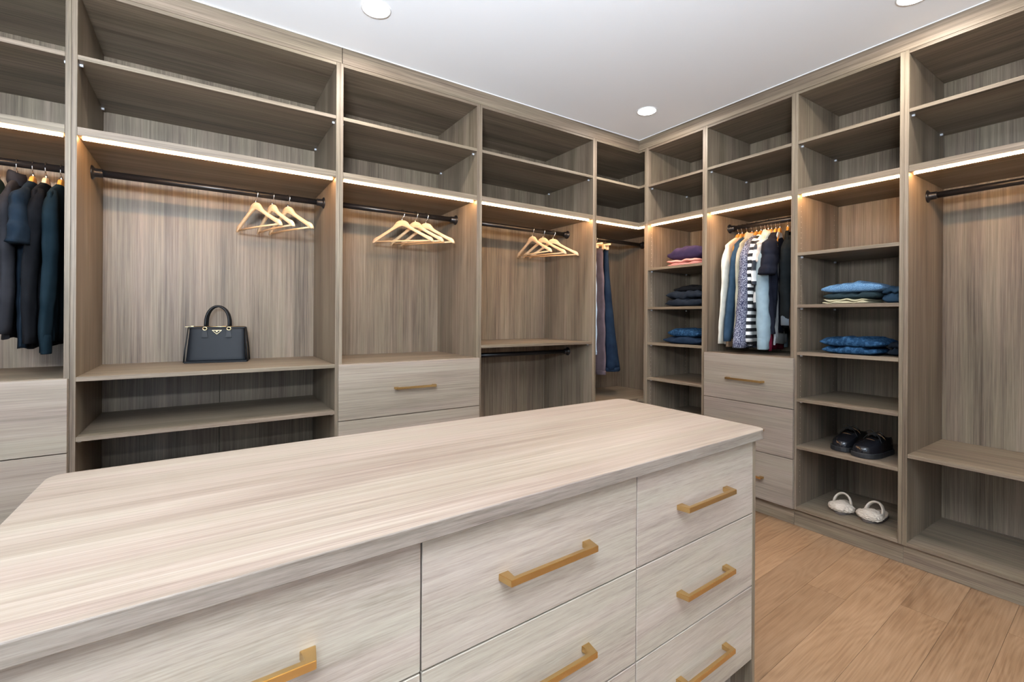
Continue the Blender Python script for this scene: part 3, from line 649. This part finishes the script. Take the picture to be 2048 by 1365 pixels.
for sy in (-1, 1):
    bm = bmesh.new(); P = []
    for k in range(17):
        a = PI*k/16; P.append((-.056*math.cos(a)*(1+.0*k), sy*(.036-.014*math.sin(a)), .212+.098*math.sin(a)**.9))
    P = [(-.0565, sy*.038, .180)]+P+[(.0565, sy*.038, .180)]
    tube(bm, P, .0062, 10); ob('handle', bm, LEATHD, bag, True)
    for sx in (-1, 1):
        bm = bmesh.new(); x = sx*.0565; yy = sy*.037
        prism(bm, [(x-.009, .176), (x+.009, .176), (x+.015, .138), (x-.015, .138)], 0, .0042, lambda p, s_=sy: (p[0], s_*(.0405+(.178-p[1])*.16+p[2]), p[1])); tab = ob('handle_tab', bm, LEATHD, bag)
        bm = bmesh.new(); ringp = [(x+.0095*math.cos(2*PI*q/16), yy+sy*.006, .186+.0085*math.sin(2*PI*q/16)) for q in range(17)]
        tube(bm, ringp, .0024, 8, cap=False); ob('ring', bm, PALEG, tab, True)
# triangular emblem on the front (front faces -y)
tri = lambda p: (p[0], -(.0415+(.178-p[1])*.16+p[2]), p[1])
bm = bmesh.new(); prism(bm, [(-.023, .177), (.023, .177), (0, .155)], .0, .0016, tri); em = ob('emblem_plate', bm, PALEG, bag)
bm = bmesh.new(); prism(bm, [(-.0206, .1760), (.0206, .1760), (0, .1564)], .0012, .0030, tri); ob('emblem_field', bm, plain('black_enamel', (.01, .01, .012), .5, spec=.2), em)
bm = bmesh.new()
cr = lambda pts: [(x*.48, .1702+(z-.1695)*.48) for x, z in pts]
for pl_ in ([(-.009, .1742), (.009, .1742), (.006, .1720), (-.006, .1720)], [(-.0055, .1712), (.0055, .1712), (.0040, .1670), (0, .1640), (-.0040, .1670)],
            [(.006, .1705), (.0105, .1725), (.0085, .1690)], [(-.006, .1705), (-.0105, .1725), (-.0085, .1690)], [(-.0014, .1632), (.0014, .1632), (0, .1612)]):
    prism(bm, cr(pl_), .0028, .0036, tri)
ob('emblem_crest', bm, GOLD, em)
bm = bmesh.new(); tube(bm, [(-.128, -.012, .196), (.128, -.012, .196)], .0022, 8); tube(bm, [(-.128, .012, .196), (.128, .012, .196)], .0022, 8); ob('zip', bm, GOLD, bag, True)
bm = bmesh.new(); addbox(bm, -.152, -.118, -.0155, -.0085, .194, .1975); addbox(bm, -.125, -.112, -.0165, -.0075, .195, .201); z_ = ob('zip_pull', bm, PALEG, bag, bevel=.0008)

# ------------------------------------------------------------------ black lace-up shoes (toe towards -x)
SOLE = plain('rubber_sole', (.012, .013, .015), .55); SHOE = plain('polished_black_leather', (.008, .009, .012), .16); TANL = plain('tan_welt', (.20, .105, .04), .6); LACE = plain('black_lace', (.01, .01, .01), .8); INS = plain('shoe_lining', (.03, .016, .010), .9)
def shoe(label, loc, rz, mirror):
    e = empty('lace_up_shoe', loc, label, 'shoe', 'pair of black lace-up shoes', rz); e.scale = (1, 1.04, 1.15)
    st = [0, .03, .08, .16, .26, .38, .50, .60, .70, .80, .90, .96, 1.0]
    hwv = [.012, .030, .042, .050, .053, .052, .046, .041, .038, .037, .034, .026, .010]; tp = [.030, .050, .060, .066, .072, .080, .096, .104, .100, .095, .094, .090, .070]
    L_ = .275
    def cx(t): return .006*mirror*math.sin(PI*t*1.1)
    bm = bmesh.new(); rings = []
    for t, w_, h_ in zip(st, hwv, tp):
        ring = []; n = 18
        for k in range(n+1):
            a = PI*k/n; c, s = math.cos(a), math.sin(a)
            y = w_*math.copysign(abs(c)**.7, c); z = .022+(h_-.022)*s**.62
            if .56 < t < .97 and s > .80: z = .045+(1-s)*.10
            ring.append((t*L_, y+cx(t), z))
        rings.append(ring)
    loft(bm, rings, cap=False, closed=False)
    bm.faces.new([v for v in list(bm.verts)[:n+1]]); bm.faces.new([v for v in list(bm.verts)[-(n+1):]])
    ob('upper', bm, SHOE, e, True)
    bm = bmesh.new(); out = [(t*L_-.004*(1-2*t), w_*1.08+.003+cx(t)) for t, w_ in zip(st, hwv)]+[(t*L_+(.004 if t > .5 else -.004), -w_*1.08-.003+cx(t)) for t, w_ in reversed(list(zip(st, hwv)))]
    prism(bm, out, .001, .024); ob('sole', bm, SOLE, e, bevel=.002)
    bm = bmesh.new(); P = [(L_*(.60-.07*math.sin(PI*k/10)), .036*math.cos(PI*k/10)+cx(.6), .078+.026*math.sin(PI*k/10)) for k in range(11)]
    tube(bm, P, .0018, 6); P = [(L_*.36, .050*math.cos(PI*k/10)+cx(.36), .030+.0495*math.sin(PI*k/10)**.62) for k in range(11)]; tube(bm, P, .0011, 6); ob('welt', bm, TANL, e, True)
    bm = bmesh.new()
    for q in (.42, .47, .52): tube(bm, [(L_*q, -.018+cx(q), .084+q*.03), (L_*q, 0+cx(q), .090+q*.03), (L_*q, .018+cx(q), .084+q*.03)], .0022, 6)
    for s in (-1, 1):
        tube(bm, [(L_*.50, cx(.5), .108), (L_*.50+.004, s*.02+cx(.5), .119), (L_*.49, s*.040+cx(.5), .110), (L_*.47, s*.032+cx(.5), .098), (L_*.50, s*.004+cx(.5), .106)], .0018, 6)
        tube(bm, [(L_*.50, cx(.5), .108), (L_*.44, s*.030+cx(.5), .092), (L_*.42, s*.046+cx(.5), .070)], .0016, 6)
    ob('laces', bm, LACE, e, True)
    bm = bmesh.new(); P = [(L_*.54, 0+cx(.5), .10), (L_*.62, 0+cx(.5), .108), (L_*.66, 0+cx(.5), .098)]
    loft(bm, [[(p[0], p[1]+d, p[2]-abs(d)*.4) for d in (-.022, -.01, .01, .022)] for p in P], cap=False, closed=False); ob('tongue', bm, INS, e, True)
shoe('left black lace-up shoe, the one set slightly further back', (3.035, 1.178, -.763+H+.0003), math.radians(-6), 1)
shoe('right black lace-up shoe, the one nearer the divider', (2.995, 1.070, -.763+H+.0003), math.radians(-12), -1)

# ------------------------------------------------------------------ furry slippers
FUR = plain('cream_fur', (.66, .57, .47), .95, bump=(180, 1.0)); FURS = plain('slipper_sole', (.10, .08, .07), .8)
def slipper(label, loc, rz, seed):
    e = empty('furry_slipper', loc, label, 'slipper', 'pair of cream furry slippers', rz); rr = random.Random(seed)
    n = 28; out = []
    for k in range(n):
        a = 2*PI*k/n; c, s = math.cos(a), math.sin(a); out.append((.11+.118*c, (.046-.006*c)*s))
    bm = bmesh.new(); prism(bm, out, .0005, .014); ob('sole', bm, FURS, e, bevel=.002)
    bm = bmesh.new(); prism(bm, [(x*.97+.003, y*.95) for x, y in out], .0145, .022); ob('footbed', bm, FUR, e, bevel=.004, segs=2)
    # fluffy front band
    from mathutils import noise
    def furry(cx_, cy_, cz_, rx, ry, rz_, sub, amp, name, hole=None):
        bm = bmesh.new(); bmesh.ops.create_icosphere(bm, subdivisions=sub, radius=1)
        for v in bm.verts:
            d = v.co.normalized(); nn = noise.noise(d*5+Vector((seed*3.1, 0, 0)))*.14+noise.noise(d*22+Vector((0, seed, 0)))*.10
            q = 1+amp*nn+rr.uniform(-.025, .035); v.co = Vector((cx_+d.x*rx*q, cy_+d.y*ry*q, max(.012, cz_+d.z*rz_*q)))
        return ob(name, bm, FUR, e, True)
    furry(.040, 0, .032, .050, .062, .028, 5, 1.0, 'fluffy_band'); 
    furry(.070, .0, .038, .030, .036, .022, 4, 1.0, 'fluffy_knot')
    # strap arch standing up behind
    bm = bmesh.new(); P = []; N = 22
    for k in range(N+1):
        a = PI*k/N; P.append((.085+.040*math.sin(a), .042*math.cos(a), .026+.062*math.sin(a)**.85))
    rings = []
    for i, p in enumerate(P):
        a = PI*i/N; rad = Vector((0, math.cos(a), math.sin(a))).normalized(); ax = Vector((1, 0, -.35)).normalized(); r = []
        for j in range(12):
            b_ = 2*PI*j/12; r.append(Vector(p)+rad*.0070*math.sin(b_)*(1+rr.uniform(-.15, .15))+ax*.017*math.cos(b_)*(1+rr.uniform(-.1, .1)))
        rings.append(r)
    loft(bm, rings); ob('strap', bm, FUR, e, True)
slipper('left cream furry slipper with a raised strap on the bottom shelf', (3.055, 1.175, -1.13+H+.0003), math.radians(14), 1)
slipper('right cream furry slipper with a raised strap, nearer the divider', (3.060, 1.050, -1.13+H+.0003), math.radians(-4), 2)
